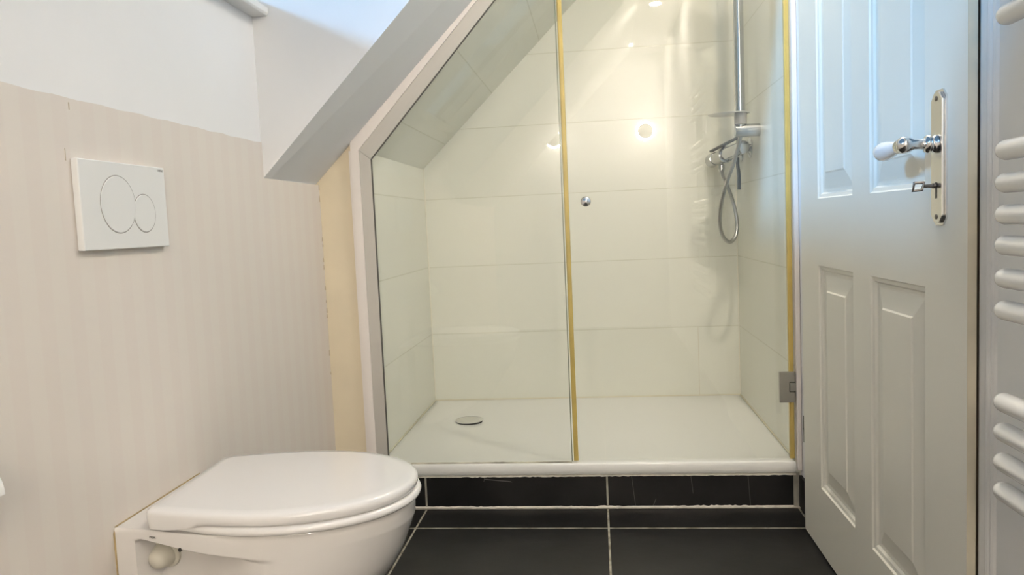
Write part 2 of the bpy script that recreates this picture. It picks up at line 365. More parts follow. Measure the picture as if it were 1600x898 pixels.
# slate riser under the tray with caulk
trim = struct('trim_1', B(XK+.002, XR+.012, YF+.002, YF+.02, 0, .109), M['riser'], 'dark slate riser tiles under the shower tray')
def wobbly(bm, x0, x1, y, z0, z1, th, jb, jt, step=.008):
    n = int((x1-x0)/step); prev = None
    for i in range(n+1):
        x = x0+(x1-x0)*i/n; a = z0+random.uniform(-jb, jb)*(.5+.5*math.sin(i*.21)); b = z1+random.uniform(-jt, jt)*(.5+.5*math.sin(i*.13+1)); d = th*random.uniform(.7, 1)
        cur = [bm.verts.new(p) for p in ((x, y-.001, a), (x, y-d, a*.7+b*.3), (x, y-d, a*.3+b*.7), (x, y-.001, b), (x, y+.004, b), (x, y+.004, a))]
        if prev:
            for k in range(6): bm.faces.new((prev[k], prev[(k+1) % 6], cur[(k+1) % 6], cur[k]))
        else: bm.faces.new(cur[::-1])
        prev = cur
    bm.faces.new(prev)
bm = bmesh.new(); wobbly(bm, XK+.01, XR+.012, YF+.002, .0, .0095, .004, 0, .0022); wobbly(bm, XK+.14, XR, YF+.002, .1045, .1133, .011, .0020, .0002)
link('caulk', bm, M['grout'], trim)
bm = bmesh.new()
for x in (-.5715, .0065): box(bm, x-.003, x+.003, YF+.0005, YF+.004, .008, .108)
box(bm, XR-.006, XR+.012, YF-.0005, YF+.004, 0, .112)
link('grout_joint', bm, M['greygrout'], trim)
# short slate skirting on the right wall
struct('baseboard_right', B(XW-.009, XW-.0005, 2.19, YF-.012, .012, .108), M['riser'], 'short piece of slate skirting beside the door')

# ---------------------------------------------------------------- skylight
wf = thing('window_1', None, None, (XK, YW, 1.462)); wf['kind'] = 'structure'
ang = math.atan(.97); ca, sa = math.cos(ang), math.sin(ang)
def WP(s, h): return (XK-.02 + s*ca - h*sa, 1.475 + s*sa + h*ca)      # along the roof, across it
def wbar(bm, s0, s1, h0, h1, y0, y1, bev=.004): prism(bm, [WP(s0, h0), WP(s1, h0), WP(s1, h1), WP(s0, h1)], 'Y', y0, y1, bev)
SL = (XU-XK)/ca+.03
bm = bmesh.new(); prism(bm, [(XK-.06, 1.462), (XK+.040, 1.462), (XK+.044, 1.468), (XK+.044, 1.482), (XK-.0, 1.512), (XK-.06, 1.49)], 'Y', YW, YC-.0005, .0015)
wbar(bm, SL-.05, SL+.02, -.01, .06, YW, YC-.0005); wbar(bm, .05, SL-.05, .012, .06, YW, YW+.04); wbar(bm, .05, SL-.05, .012, .06, YC-.035, YC-.0005)
link('window_frame', bm, M['white_paint'], wf)
bm = bmesh.new(); wbar(bm, .04, SL-.04, .03, .038, YW+.03, YC-.03, 0); link('window_pane', bm, M['window_glass'], wf)
# roof skin outside round the window
bm = bmesh.new()
prism(bm, [WP(SL+.01, .0), WP(2.2, .0), WP(2.2, .04), WP(SL+.01, .04)], 'Y', YR-.2, YF)
prism(bm, [WP(-.3, .065), WP(2.2, .065), WP(2.2, .10), WP(-.3, .10)], 'Y', YC+.002, YB+.2); prism(bm, [WP(-.3, .065), WP(2.2, .065), WP(2.2, .10), WP(-.3, .10)], 'Y', YR-.2, YW-.002)
struct('ceiling_roof', bm, mat('dark roof tiles', (.12, .09, .08), .8))

# ---------------------------------------------------------------- shower tray
t = thing('shower_tray', 'wide white acrylic shower tray behind the glass screen', 'shower tray', ((XL+XR)/2, (YF+YB)/2, .11))
bm = bmesh.new(); x0, x1, y0, y1 = XL, XR, YF-.012, YB
def ring(i, z): return [bm.verts.new(p) for p in ((x0+i, y0+i, z), (x1-i, y0+i, z), (x1-i, y1-i, z), (x0+i, y1-i, z))]
rr = [ring(.006, .1135), ring(.0015, .119), ring(0, .128), ring(0, .142), ring(.0025, .149), ring(.008, ZT), ring(.03, ZT), ring(.055, ZT-.004), ring(.30, ZT-.012)]
bm.faces.new(rr[0][::-1]); bm.faces.new(rr[-1])
for a, b in zip(rr, rr[1:]):
    for k in range(4): bm.faces.new((a[k], a[(k+1) % 4], b[(k+1) % 4], b[k]))
link('tray_body', bm, M['tray'], t, True, 35)
bm = bmesh.new(); box(bm, x0+.003, x1-.003, YB-.004, YB-.0003, ZT-.001, ZT+.003); box(bm, x0+.0003, x0+.004, YF+.02, YB-.004, ZT-.001, ZT+.003); box(bm, x1-.004, x1-.0003, YF+.02, YB-.004, ZT-.001, ZT+.003)
link('silicone_bead', bm, mat('yellowish silicone', (.78, .74, .58), .5), t)
bm = bmesh.new(); lathe(bm, [(0, .050), (.0075, .0525), (.008, .046)], (-.517, 2.925, ZT-.0135), (0, 0, 1), 40)
link('drain_gap', bm, M['dark'], t, True, 30)
bm = bmesh.new(); lathe(bm, [(0, .052), (.0012, .0545), (.003, .0545), (.0042, .0525), (.0052, .03), (.0055, .0001)], (-.517, 2.925, ZT-.0045), (0, 0, 1), 48)
o = link('drain_cover', bm, M['chrome'], t, True, 40); o['label'] = 'round chrome drain cover'

# ---------------------------------------------------------------- shower screen (fixed) and hinged glass door
def pl(x, z): return (x, z)
k1 = 1.075
t = thing('shower_screen', 'fixed glass shower panel with slanting top and grey side profile', 'shower screen', (-.40, YF, ZT))
zo = lambda x: 1.150+1.055*(x+.719)      # outer edge of the slanted profile
zi = lambda x: 1.119+1.075*(x+.688)      # its inner edge
bm = bmesh.new(); prism(bm, [(-.690, ZT+.003), (-.100, ZT+.003), (-.100, zi(-.100)+.004), (-.690, zi(-.690)+.01)], 'Y', YF-.004, YF+.004)
link('glass_panel', bm, M['glass'], t)
bm = bmesh.new(); prism(bm, [(-.7225, ZT+.0005), (-.687, ZT+.0005), (-.687, 1.1205), (-.7225, 1.150)], 'Y', YF-.0125, YF+.010, .0012)
link('side_profile', bm, M['alu'], t)
bm = bmesh.new(); xe = -.092
prism(bm, [(-.7225, 1.1505), (-.687, 1.121), (xe, zi(xe)+.02), (xe, zo(xe)+.02)], 'Y', YF-.0125, YF+.010, .0012)
link('slanted_profile', bm, M['alu'], t)
bm = bmesh.new(); box(bm, -.687, -.6835, YF-.010, YF-.0045, ZT+.001, 1.12)
prism(bm, [(-.687, 1.1205), (-.6835, 1.1205), (xe, zi(xe)+.016), (xe, zi(xe)+.0205)], 'Y', YF-.010, YF-.0045)
link('profile_gasket', bm, mat('dark glazing gasket', (.10, .095, .08), .5), t)
bm = bmesh.new(); box(bm, -.1005, -.0975, YF-.0042, YF+.0042, ZT+.003, 1.73); link('glass_edge', bm, M['glass_edge'], t)
bm = bmesh.new(); wobbly(bm, -.685, -.100, YF-.0045, ZT-.0006, ZT+.003, .0018, .0002, .0008); link('silicone_line', bm, mat('stained silicone', (.48, .45, .36), .6, var=.5, vscale=18), t)
# white trim between plaster and profile
bm = bmesh.new(); prism(bm, [(-.7405, .113), (-.7225, .113), (-.7225, 1.150), (xe, zo(xe)+.02), (xe, zf(xe)+.012), (-.748, 1.180)], 'Y', YF-.0165, YF+.0)
struct('trim_2', bm, M['bead'], 'narrow white trim beside the grey shower profile')
bm = bmesh.new(); prism(bm, [(-.7560, .0), (-.7410, .0), (-.7410, 1.150), (-.7560, 1.150)], 'Y', YF-.010, YF+.0); struct('trim_3', bm, M['bead'])

t = thing('shower_door', 'hinged clear glass shower door with small round chrome knob', 'shower door', (.24, YF, ZT))
bm = bmesh.new(); prism(bm, [(-.078, ZT+.008), (.556, ZT+.008), (.556, 1.95), (.12, 1.95), (-.078, 1.74)], 'Y', YF-.004, YF+.004, .0008); link('glass_pane', bm, M['glass'], t)
def seal(x0, x1, zt):
    bm = bmesh.new(); box(bm, x0, x1, YF-.0065, YF+.0065, ZT+.006, zt, .001); box(bm, x0+.003, x0+.0042, YF-.0085, YF-.006, ZT+.006, zt); return bm
o = link('door_seal', seal(-.0935, -.0795, 1.735), M['yellow'], t); o['label'] = 'yellowed seal strip on the closing edge of the glass'
o = link('door_seal', seal(.560, .5735, 1.95), M['yellow'], t); o['label'] = 'yellowed seal strip on the hinge side'
bm = bmesh.new(); lathe(bm, [(0, .006), (.012, .006), (.014, .011), (.018, .0145), (.024, .0155), (.029, .0135), (.032, .008), (.033, .0001)], (-.028, YF-.004, .959), (0, -1, 0), 32)
lathe(bm, [(0, .006), (.012, .006), (.014, .011), (.020, .0145), (.028, .0135), (.031, .0001)], (-.028, YF+.004, .959), (0, 1, 0), 32)
link('knob', bm, M['chrome'], t, True, 50)
bm = bmesh.new(); prism(bm, [(.529, .333), (.5735, .333), (.5735, .364), (.5565, .364), (.5565, .395), (.5735, .395), (.5735, .425), (.529, .425)], 'Y', YF-.019, YF-.0068, .0008)
o = link('hinge', bm, M['brushed'], t); o['label'] = 'brushed metal glass hinge'
bm2 = bmesh.new(); box(bm2, .5595, .5775, YF-.0185, YF-.009, .3665, .3925, .0006); link('hinge_knuckle', bm2, M['brushed'], o)
bm2 = bmesh.new(); box(bm2, .5568, .5755, YF-.0105, YF-.0069, .334, .424); link('hinge_shadow_gap', bm2, M['dark'], o)
# right jamb post of the shower
bm = bmesh.new(); box(bm, XR+.0015, XR+.0155, YF-.022, YF-.0, .125, 2.2, .003); struct('trim_4', bm, M['bead'], 'white post between shower door and room door')

# ---------------------------------------------------------------- shower rail, mixer
t = thing('shower_rail', 'upright chrome shower rail on the right tiled wall', 'shower rail', (XR, 2.84, 1.2))
PX, PY = .512, 2.80
bm = bmesh.new(); tube(bm, [(PX, PY, 1.235), (PX, PY, 2.0)], .0165, 20)
link('pole', bm, M['tapchrome'], t, True, 40)
bm = bmesh.new(); lathe(bm, [(0, .0205), (.001, .0222), (.084, .0222), (.0855, .0205)], (.577, 2.80, 1.190), (-1, 0, 0), 28); lathe(bm, [(0, .018), (.016, .016)], (PX, PY, 1.196), (0, 0, 1), 20)
link('wall_bracket', bm, M['tapchrome'], t, True, 40)
bm = bmesh.new(); lathe(bm, [(0, .015), (.004, .021), (.044, .021), (.048, .018)], (PX, PY, 1.209), (0, 0, 1), 28); link('collar', bm, M['greyplastic'], t, True, 40)
bm = bmesh.new(); lathe(bm, [(0, .07), (.0005, .071), (.0012, .071), (.0016, .07)], (PX-.035, PY+.03, 1.252), (0, 0, 1), 40); o = link('soap_dish', bm, M['acrylic'], t, True, 40); o['label'] = 'thin clear dish round the pole'
bm = bmesh.new(); hc = Vector((.434, 2.85, 1.83)); hn = Vector((-.2, .5, -.85)).normalized()
tube(bm, [(PX, PY-.022, 1.845), (PX-.01, PY-.01, 1.85), tuple(hc-hn*.02)], .012, 14); lathe(bm, [(-.025, .012), (-.02, .03), (-.005, .062), (.004, .064), (.006, .060)], hc, hn, 36)
link('shower_head', bm, M['tapchrome'], t, True, 40)
t = thing('shower_mixer', 'chrome bar mixer tap with looping hose on the right tiled wall', 'shower mixer', (XR, 3.06, 1.12))
A = Vector((.526, 2.83, 1.137)); Bv = Vector((.474, 3.225, 1.121)); D = (Bv-A).normalized(); LN = (Bv-A).length
def along(d): return A + D*d
bm = bmesh.new(); lathe(bm, [(0, .019), (.002, .0225), (LN-.06, .0245), (LN-.055, .02)], A, D, 28)
for d in (.16, .31):
    p = along(d); tube(bm, [p, (p.x+.03, p.y, p.z+.005), (.574, p.y-.0, 1.143)], .0095, 14)
link('mixer_body', bm, M['tapchrome'], t, True, 40)
for d in (.13, .31):
    p = along(d); bm = bmesh.new(); lathe(bm, [(0, .037), (.003, .038), (.006, .036), (.016, .014), (.026, .012)], (XR-.0003, p.y, 1.143), (-1, 0, 0), 32); link('wall_flange', bm, M['tapchrome'], t, True, 40)
bm = bmesh.new(); lathe(bm, [(0, .022), (.001, .0265), (.062, .0285), (.067, .024)], along(LN-.065), D, 28); link('temperature_knob', bm, M['tapchrome'], t, True, 40)
bm = bmesh.new(); lathe(bm, [(0, .0235), (.001, .030), (.016, .032), (.030, .028), (.032, .0235)], along(.20), D, 28); link('flow_ring', bm, M['tapchrome'], t, True, 40)
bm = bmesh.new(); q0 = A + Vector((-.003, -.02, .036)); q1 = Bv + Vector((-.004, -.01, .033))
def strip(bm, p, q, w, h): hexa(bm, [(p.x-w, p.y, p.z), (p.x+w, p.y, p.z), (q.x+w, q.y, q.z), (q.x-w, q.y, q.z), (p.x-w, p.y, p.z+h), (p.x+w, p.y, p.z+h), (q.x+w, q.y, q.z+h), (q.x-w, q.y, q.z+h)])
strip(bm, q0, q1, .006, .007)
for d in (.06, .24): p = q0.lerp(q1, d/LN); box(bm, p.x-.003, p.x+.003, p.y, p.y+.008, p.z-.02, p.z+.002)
o = link('dark_strip', bm, M['rubber'], t); o['label'] = 'dark rubber strip lying along the tap'
bm = bmesh.new(); tube(bm, spline([(.530, 2.97, 1.11), (.531, 2.975, 1.08), (.536, 2.98, 1.045), (.535, 2.98, .992)], 5), .0062, 8); o = link('dark_strip', bm, M['rubber'], t); o['label'] = 'dark reflection below the tap, built as a hanging strip'  # dark reflection in the wall, modelled as a hanging strip
bm = bmesh.new(); lathe(bm, [(0, .009), (.012, .009), (.014, .0125), (.034, .0125), (.037, .009), (.05, .008)], (.492, 3.10, 1.108), (0, 0, -1), 18); link('hose_nut', bm, M['tapchrome'], t, True, 40)
hp = [(.512, 2.80, 1.182), (.510, 2.821, 1.153), (.497, 2.841, 1.093), (.479, 2.862, 1.038), (.464, 2.883, .983), (.454, 2.904, .926), (.454, 2.924, .868), (.468, 2.945, .82), (.496, 2.966, .799), (.522, 2.986, .826), (.529, 3.007, .876), (.522, 3.028, .942), (.508, 3.06, 1.005), (.495, 3.09, 1.05), (.492, 3.10, 1.075)]
hs = spline(hp, 14); rr_ = [.0068 + .0006*(i % 2) for i in range(len(hs))]
bm = bmesh.new(); tube(bm, hs, rr_, 12); link('shower_hose', bm, M['hose'], t, True, 80)

# ---------------------------------------------------------------- room door
d1 = bpy.data.objects.new('door_1', None); COL.objects.link(d1); d1.location = (.575, 2.205, 0); d1['kind'] = 'structure'; d1['label'] = 'white four-panel room door with long chrome handle plate'; bpy.context.view_layer.update()
LY0, LY1, LX = 1.245, 2.205, .560
bm = bmesh.new(); ys = sorted([LY0, 1.398, 1.667, 1.776, 2.042, LY1]); zs_ = [.006, .180, .762, .931, 1.90, 1.998]
def quad(a, b, c, d_): return bm.faces.new([bm.verts.new(p) for p in (a, b, c, d_)])
panels = []
for i in range(5):
    for j in range(5):
        y0, y1, z0, z1 = ys[i], ys[i+1], zs_[j], zs_[j+1]
        if i in (1, 3) and j in (1, 3): panels.append((y0, y1, z0, z1)); continue
        quad((LX, y0, z0), (LX, y1, z0), (LX, y1, z1), (LX, y0, z1))
prof = [(0, 0), (.003, .0035), (.010, .005), (.014, .0095), (.020, .0105), (.023, .0105), (.060, .0035), (.0635, .0012)]
for (y0, y1, z0, z1) in panels:
    def rg(i, d): return [(LX+d, y0+i, z0+i), (LX+d, y1-i, z0+i), (LX+d, y1-i, z1-i), (LX+d, y0+i, z1-i)]
    for (ia, da), (ib, db) in zip(prof, prof[1:]):
        a, b = rg(ia, da), rg(ib, db)
        for k in range(4): quad(a[k], a[(k+1) % 4], b[(k+1) % 4], b[k])
    quad(*rg(*prof[-1]))
bmesh.ops.remove_doubles(bm, verts=bm.verts, dist=1e-5)
link('door_face', bm, M['door_paint'], d1)
bm = bmesh.new()
for (a, b, c, e) in ((LY0, LY0, .006, 1.998), (LY1, LY1, .006, 1.998)): pass
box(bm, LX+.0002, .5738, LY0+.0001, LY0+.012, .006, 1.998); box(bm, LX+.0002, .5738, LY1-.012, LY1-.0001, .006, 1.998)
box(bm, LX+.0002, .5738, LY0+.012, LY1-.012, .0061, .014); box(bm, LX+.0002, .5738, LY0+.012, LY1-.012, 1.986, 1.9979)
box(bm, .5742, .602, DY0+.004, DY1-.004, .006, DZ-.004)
o = link('door_edge', bm, M['edge_beige'], d1); o['label'] = 'door edge tinted beige where blue daylight misses it'
bm = bmesh.new(); box(bm, .5735, .5741, LY0+.004, LY1-.004, .008, 1.995); box(bm, .5745, .60, DY0+.0003, DY0+.0035, 0, 1.95); link('door_gap_shade', bm, mat('brown shaded rebate', (.22, .17, .12), .7), d1)  # brown filler paints the shade in the gap round the door leaf
bm = bmesh.new(); box(bm, .5592, .5740, 2.2053, 2.2098, .254, .330, .0006); box(bm, .5585, .5640, 2.2053, 2.2100, .291, .2935); o = link('hinge', bm, M['dark'], d1); o['label'] = 'dark metal door hinge'
# handle: long plate, turned neck, porcelain grip
HY = 1.336
bm = bmesh.new(); c_ = .012; a0, a1, b0, b1 = HY-.0245, HY+.0245, .868, 1.086
poly = [(a0+c_, b0), (a1-c_, b0), (a1, b0+c_), (a1, b1-c_), (a1-c_, b1), (a0+c_, b1), (a0, b1-c_), (a0, b0+c_)]
def inset(p, i): cy, cz = HY, (b0+b1)/2; return [(y+(i if y < cy else -i), z+(i if z < cz else -i)) for y, z in p]
prism(bm, poly, 'X', LX-.0001, LX-.003); prism(bm, inset(poly, .004), 'X', LX-.0029, LX-.0075, .0012)
hd = link('door_handle', bm, M['nickel'], d1); hd['label'] = 'long chrome plate with porcelain lever handle'
bm = bmesh.new(); P0 = (LX-.0075, HY, 1.000)
lathe(bm, [(0, .0150), (.003, .0155), (.006, .0125), (.010, .0125), (.013, .0150), (.017, .0135), (.019, .0095), (.026, .0082), (.034, .0088), (.039, .0115), (.046, .0145), (.053, .0135), (.059, .0085), (.061, .0001)], P0, (-1, .06, .02), 28)
lathe(bm, [(0, .0095), (.010, .0105), (.016, .0120), (.020, .0120), (.022, .009)], (.5065, HY+.006, 1.0005), (-.03, 1, -.02), 24)
link('lever_neck', bm, M['chrome'], hd, True, 45)
bm = bmesh.new(); lathe(bm, [(0, .0085), (.006, .0090), (.022, .0110), (.044, .0145), (.060, .0165), (.074, .0160), (.085, .0120), (.090, .007), (.092, .0001)], (.506, HY+.024, 1.0005), (-.03, 1, -.04), 32)
link('grip', bm, M['porcelain'], hd, True, 60)
for z in (1.072, .882):
    bm = bmesh.new(); lathe(bm, [(0, .0042), (.0008, .0042), (.0016, .003), (.0018, .0001)], (LX-.0074, HY, z), (-1, 0, 0), 16); link('screw', bm, M['oldkey'], hd, True, 40)
bm = bmesh.new(); lathe(bm, [(0, .0045), (.0006, .0045), (.0008, .0001)], (LX-.0074, HY, .934), (-1, 0, 0), 16); box(bm, LX-.0082, LX-.0074, HY-.002, HY+.002, .912, .934); link('keyhole', bm, M['dark'], hd)
ky = thing('key', 'small dark old key standing in the door lock', 'key', (LX-.008, HY, .932))
bm = bmesh.new(); tube(bm, [(LX-.0076, HY, .9325), (LX-.026, HY, .9325)], .0030, 10); lathe(bm, [(0, .0045), (.003, .0045)], (LX-.010, HY, .9325), (-1, 0, 0), 12)
link('shank', bm, M['oldkey'], ky, True, 40)
bm = bmesh.new(); kb = [(LX-.026, HY, .9385), (LX-.040, HY+.004, .9385), (LX-.042, HY+.004, .9255), (LX-.030, HY, .9265)]
tube(bm, [Vector(p) for p in kb + kb[:2]], .0026, 8); link('bow', bm, M['oldkey'], ky, True, 60)

# architraves (moulded) round the door
def architrave(y_in, y_out, m, name):
    s_ = 1 if y_out > y_in else -1; W = abs(y_out-y_in); bm = bmesh.new()
    pf = [(0, .5905), (0, .5765), (.006, .5755), (.022, .5755), (.026, .5735), (.030, .5725), (.034, .5735), (.037, .5760), (.041, .5740), (.046, .5725), (.050, .5740), (.054, .577), (W-.020, .577), (W-.016, .5745), (W-.008, .5745), (W-.003, .577), (W, .581), (W, .5905)]
    if W < .09: pf = [(0, .5905), (0, .5765), (.006, .5755), (W*.5, .5755), (W*.6, .5735), (W*.75, .5735), (W, .579), (W, .5905)]
    prism(bm, [(x, y_in+s_*d) for d, x in pf], 'Z', 0 if W > .09 else .118, 2.08); return struct(name, bm, m)
architrave(1.2430, 1.095, M['white_paint'], 'trim_5')
architrave(2.2120, 2.252, M['white_paint'], 'trim_6')
bm = bmesh.new(); box(bm, .577, .5905, 1.095, 2.252, 2.0005, 2.08); struct('trim_7', bm, M['white_paint'])
bm = bmesh.new(); box(bm, XW-.004, XW-.0005, 1.078, 1.0945, 0, 2.2); struct('trim_8', bm, M['edge_beige'])

# ---------------------------------------------------------------- towel radiator
t = thing('towel_radiator', 'white tubular towel radiator on the wall right of the door', 'towel radiator', (XW, .80, .51))
RX = .5165
zsb = [.525, .564, .604, .643, .763, .804, .846, .885, .925, .966, 1.132, 1.172, 1.212, 1.252, 1.40, 1.44, 1.48, 1.52]
for y in (.985, .615):
    bm = bmesh.new(); ring_ = [(RX+.012, -.017), (RX+.040, -.017), (RX+.046, -.008), (RX+.046, .008), (RX+.040, .017), (RX+.012, .017)]
    prism(bm, [(x, y+b) for x, b in ring_], 'Z', .512, 1.56, .0015); link('upright', bm, M['radiator'], t)
bm0 = bmesh.new(); L_ = 1.058-.552; tube(bm0, [(0, .012, 0), (0, .1, 0), (0, L_/2, 0), (0, L_-.1, 0), (0, L_-.012, 0)], .0128, 20, round_end=True)
b0_ = None
for z in zsb:
    if b0_ is None:
        b0_ = link('tube', bm0, M['radiator'], None, True, 60); o = b0_
    else: o = b0_.copy(); COL.objects.link(o)
    o.location = (RX, .552, z); o.parent = t; o.matrix_parent_inverse = t.matrix_world.inverted()
for y in (.985, .615):
    bm = bmesh.new(); lathe(bm, [(0, .015), (.006, .015), (.008, .011)], (RX+.029, y, .5125), (0, 0, -1), 20); o = link('end_plug', bm, M['chrome'], t, True, 40)
    for z in (.70, 1.33):
        bm = bmesh.new(); tube(bm, [(RX+.045, y, z), (XW-.0003, y, z)], .009, 14); link('wall_mount', bm, M['radiator'], t, True, 40)

# ---------------------------------------------------------------- flush plate
t = thing('flush_plate', 'white dual flush plate with two round buttons above the toilet', 'flush plate', (XK, 1.335, .965))
PY0, PY1, PZ0, PZ1 = 1.207, 1.466, .8875, 1.042; PXF = XK+.0145
bm = bmesh.new()
# plate with two round recesses cut as grooves: boolean-free, grooves drawn as thin rings
box(bm, XK+.0016, PXF, PY0, PY1, PZ0, PZ1, .0018)
link('plate_body', bm, M['plate'], t)
def button(cy, cz, rad, clip, name, label):
    # disc, cut off along y = clip where the neighbour overlaps
    n = 64; pts = []
    for k in range(n):
        a = 2*PI*k/n; pts.append((cy+rad*math.cos(a), cz+rad*math.sin(a)))
    if clip:
        # drop the points inside the neighbour disc and replace them with its outline
        ny, nz, nr = clip; keep = [p for p in pts if math.hypot(p[0]-ny, p[1]-nz) > nr]
        ks = [k for k, p in enumerate(pts) if math.hypot(p[0]-ny, p[1]-nz) > nr]
        st = next(i for i in range(len(ks)) if ks[i]-ks[i-1] not in (1, ) and i > 0) if any(ks[i]-ks[i-1] != 1 for i in range(1, len(ks))) else 0
        keep = keep[st:] + keep[:st]; p0, p1 = keep[-1], keep[0]; a0 = math.atan2(p0[1]-nz, p0[0]-ny); a1 = math.atan2(p1[1]-nz, p1[0]-ny)
        d = (a1-a0+PI) % (2*PI) - PI; keep += [(ny+nr*math.cos(a0+d*k/10), nz+nr*math.sin(a0+d*k/10)) for k in range(1, 10)]; pts = keep
    bm = bmesh.new(); cy_ = sum(p[0] for p in pts)/len(pts); cz_ = sum(p[1] for p in pts)/len(pts)
    grow = lambda q, f: [(cy_+(y-cy_)*f, cz_+(z-cz_)*f) for y, z in q]
    ga = prism(bmesh.new(), pts, 'X', PXF-.001, PXF+.0002); g = link('button_gap', ga, mat('button groove', (.30, .285, .26), .7), t)
    f = 1-.0016/rad; va = grow(pts, f); vb = grow(pts, f-.0008/rad)
    r1 = [bm.verts.new((PXF-.0008, y, z)) for y, z in va]; r2 = [bm.verts.new((PXF+.0006, y, z)) for y, z in va]; r3 = [bm.verts.new((PXF+.0011, y, z)) for y, z in vb]
    m_ = len(pts); bm.faces.new(r1); bm.faces.new(r3)
    for a, b in ((r1, r2), (r2, r3)):
        for k in range(m_): bm.faces.new((a[k], a[(k+1) % m_], b[(k+1) % m_], b[k]))
    o = link(name, bm, M['plate'], t); o['label'] = label; return o
button(1.309, .967, .052, None, 'flush_button', 'large round flush button')
button(1.388, .952, .0365, (1.309, .967, .0486), 'flush_button', 'small round flush button')
lettering('GEBERIT', .0052, (PXF+.0001, 1.4520, 1.0355), (0, 1, 0), (0, 0, 1), t, M['print'])

# ---------------------------------------------------------------- toilet
t = thing('toilet', 'white wall-hung toilet with closed lid below the flush plate', 'toilet', (XK, 1.38, .05))
TY = 1.385
def Lz(z):
    tab = [(.055, .20), (.08, .26), (.12, .335), (.16, .385), (.20, .420), (.247, .448), (.289, .472), (.333, .493), (.36, .503), (.385, .512), (.395, .514), (.40, .508)]
    for (a, b), (c, d) in zip(tab, tab[1:]):
        if z <= c: k = max(0, (z-a)/(c-a)); return b+(d-b)*k-.012
    return tab[-1][1]-.012
def sm(e0, e1, x): k = max(0, min(1, (x-e0)/(e1-e0))); return k*k*(3-2*k)
def hw(x, z, zr=None):
    zr = z if zr is None else zr
    L = Lz(z); top = .150 + (.183-.150)*sm(0, .20, x)
    top -= .06*sm(.30, .05, z) * sm(.05, .3, x)
    # round front
    x0 = .26 if z > .3 else .26*(L/.512)
    if x > x0: top = top*math.sqrt(max(0, 1-((x-x0)/(L-x0))**2))
    # body under the apron, drawn in between flange and bowl
    edge = .382 - .10*max(0, x-.05)
    inn = sm(.3825, .3735, zr)*sm(.040, .056, x)*(1-sm(.13, .30, x))*(1-sm(.19, .12, z)*.5)*1.0
    return max(top - inn*.056, .0004)
def drop(x, zr): return .11*max(0, x-.05)*min(sm(.398, .386, zr), sm(.20, .33, zr))*(1-.6*sm(.25, .45, x))
def outline(z, zr):
    L = Lz(z); xs = []
    n1 = 40
    for i in range(n1): xs.append(.26*(L/.512)*i/n1 if False else .26*i/n1*(min(1, L/.512) if z <= .3 else 1))
    xb = .26 if z > .3 else .26*(L/.512)
    for i in range(25): xs.append(xb+(L-xb)*math.sin(PI/2*i/24))
    side = [(x, hw(x, z, zr), zr-drop(x, zr)) for x in xs]
    return [(XK+.0025+x, TY-h, q) for x, h, q in side] + [(XK+.0025+x, TY+h, q) for x, h, q in side[-2::-1]]
bm = bmesh.new(); zl = [.055, .058] + [.065+.012*i for i in range(23)] + [.338+.0015*i for i in range(36)] + [.3925, .396, .3985, .400]
rings = []
for z in zl:
    s_ = 1.0
    if z > .3925: s_ = 1-.012*((z-.3925)/.0075)**2
    if z < .06: s_ = .96
    o_ = outline(min(z, .395), z); rings.append([bm.verts.new((XK+.0025+(x-XK-.0025)*(s_ if z > .39 else 1), TY+(y-TY)*s_, q)) for x, y, q in o_])
for a, b in zip(rings, rings[1:]):
    n = len(a)
    for k in range(n): bm.faces.new((a[k], a[(k+1) % n], b[(k+1) % n], b[k]))
bm.faces.new(rings[0]); bm.faces.new(rings[-1])
link('bowl', bm, M['ceramic'], t, True, 50)
bm = bmesh.new(); h_ = hw(0, .39)
tube(bm, [(XK+.0024, TY-h_+.010, .057), (XK+.0024, TY-h_-.0006, .10), (XK+.0024, TY-h_-.0006, .39), (XK+.0024, TY-h_+.004, .4003), (XK+.0024, TY+h_-.004, .4003)], .0016, 8)
link('wall_seam', bm, mat('old brown silicone seam', (.34, .25, .12), .7, var=.3, vscale=20), t, True, 60)
def dshape(x0, L, wb, wm, n=26, rc=.022):
    # one half of a D, back edge at x0, rounded back corner
    xb = .27; pts = []
    for k in range(6): a = PI/2*k/5; pts.append((x0+rc-rc*math.cos(a), wb-rc+rc*math.sin(a)))
    for k in range(1, 14): x = x0+rc+(xb-x0-rc)*k/13; pts.append((x, wb+(wm-wb)*math.sin(PI/2*(x-x0-rc)/(xb-x0-rc))))
    for k in range(1, n): a = PI/2*k/(n-1); pts.append((xb+(L-xb)*math.sin(a), wm*math.cos(a)**.96 if k < n-1 else 0))
    return [(XK+x, TY-y) for x, y in pts] + [(XK+x, TY+y) for x, y in pts[-2::-1]]
def slab(name, layers, m, skirt=None, ang_=60):
    bm = bmesh.new(); rg = []
    for (x0, L, wb, wm, z) in layers: rg.append([bm.verts.new((x, y, z(x-XK) if callable(z) else z)) for x, y in dshape(x0, L, wb, wm)])
    for a, b in zip(rg, rg[1:]):
        n = len(a)
        for k in range(n): bm.faces.new((a[k], a[(k+1) % n], b[(k+1) % n], b[k]))
    bm.faces.new(rg[0]); bm.faces.new(rg[-1]); return link(name, bm, m, t, True, ang_)
slab('seat', [(.10, 0.4990, .150, .176, .4004), (.10, 0.5110, .155, .186, .4015), (.10, 0.5155, .157, .1895, .405), (.10, 0.5160, .157, .190, .409), (.10, 0.5135, .156, .1885, .4145), (.10, 0.5080, .153, .184, .4165)], M['seat'])
lb = lambda x: .4168 - .0135*(1-sm(.10, .20, x))
lm = lambda x: .4185 - .0135*(1-sm(.10, .20, x))
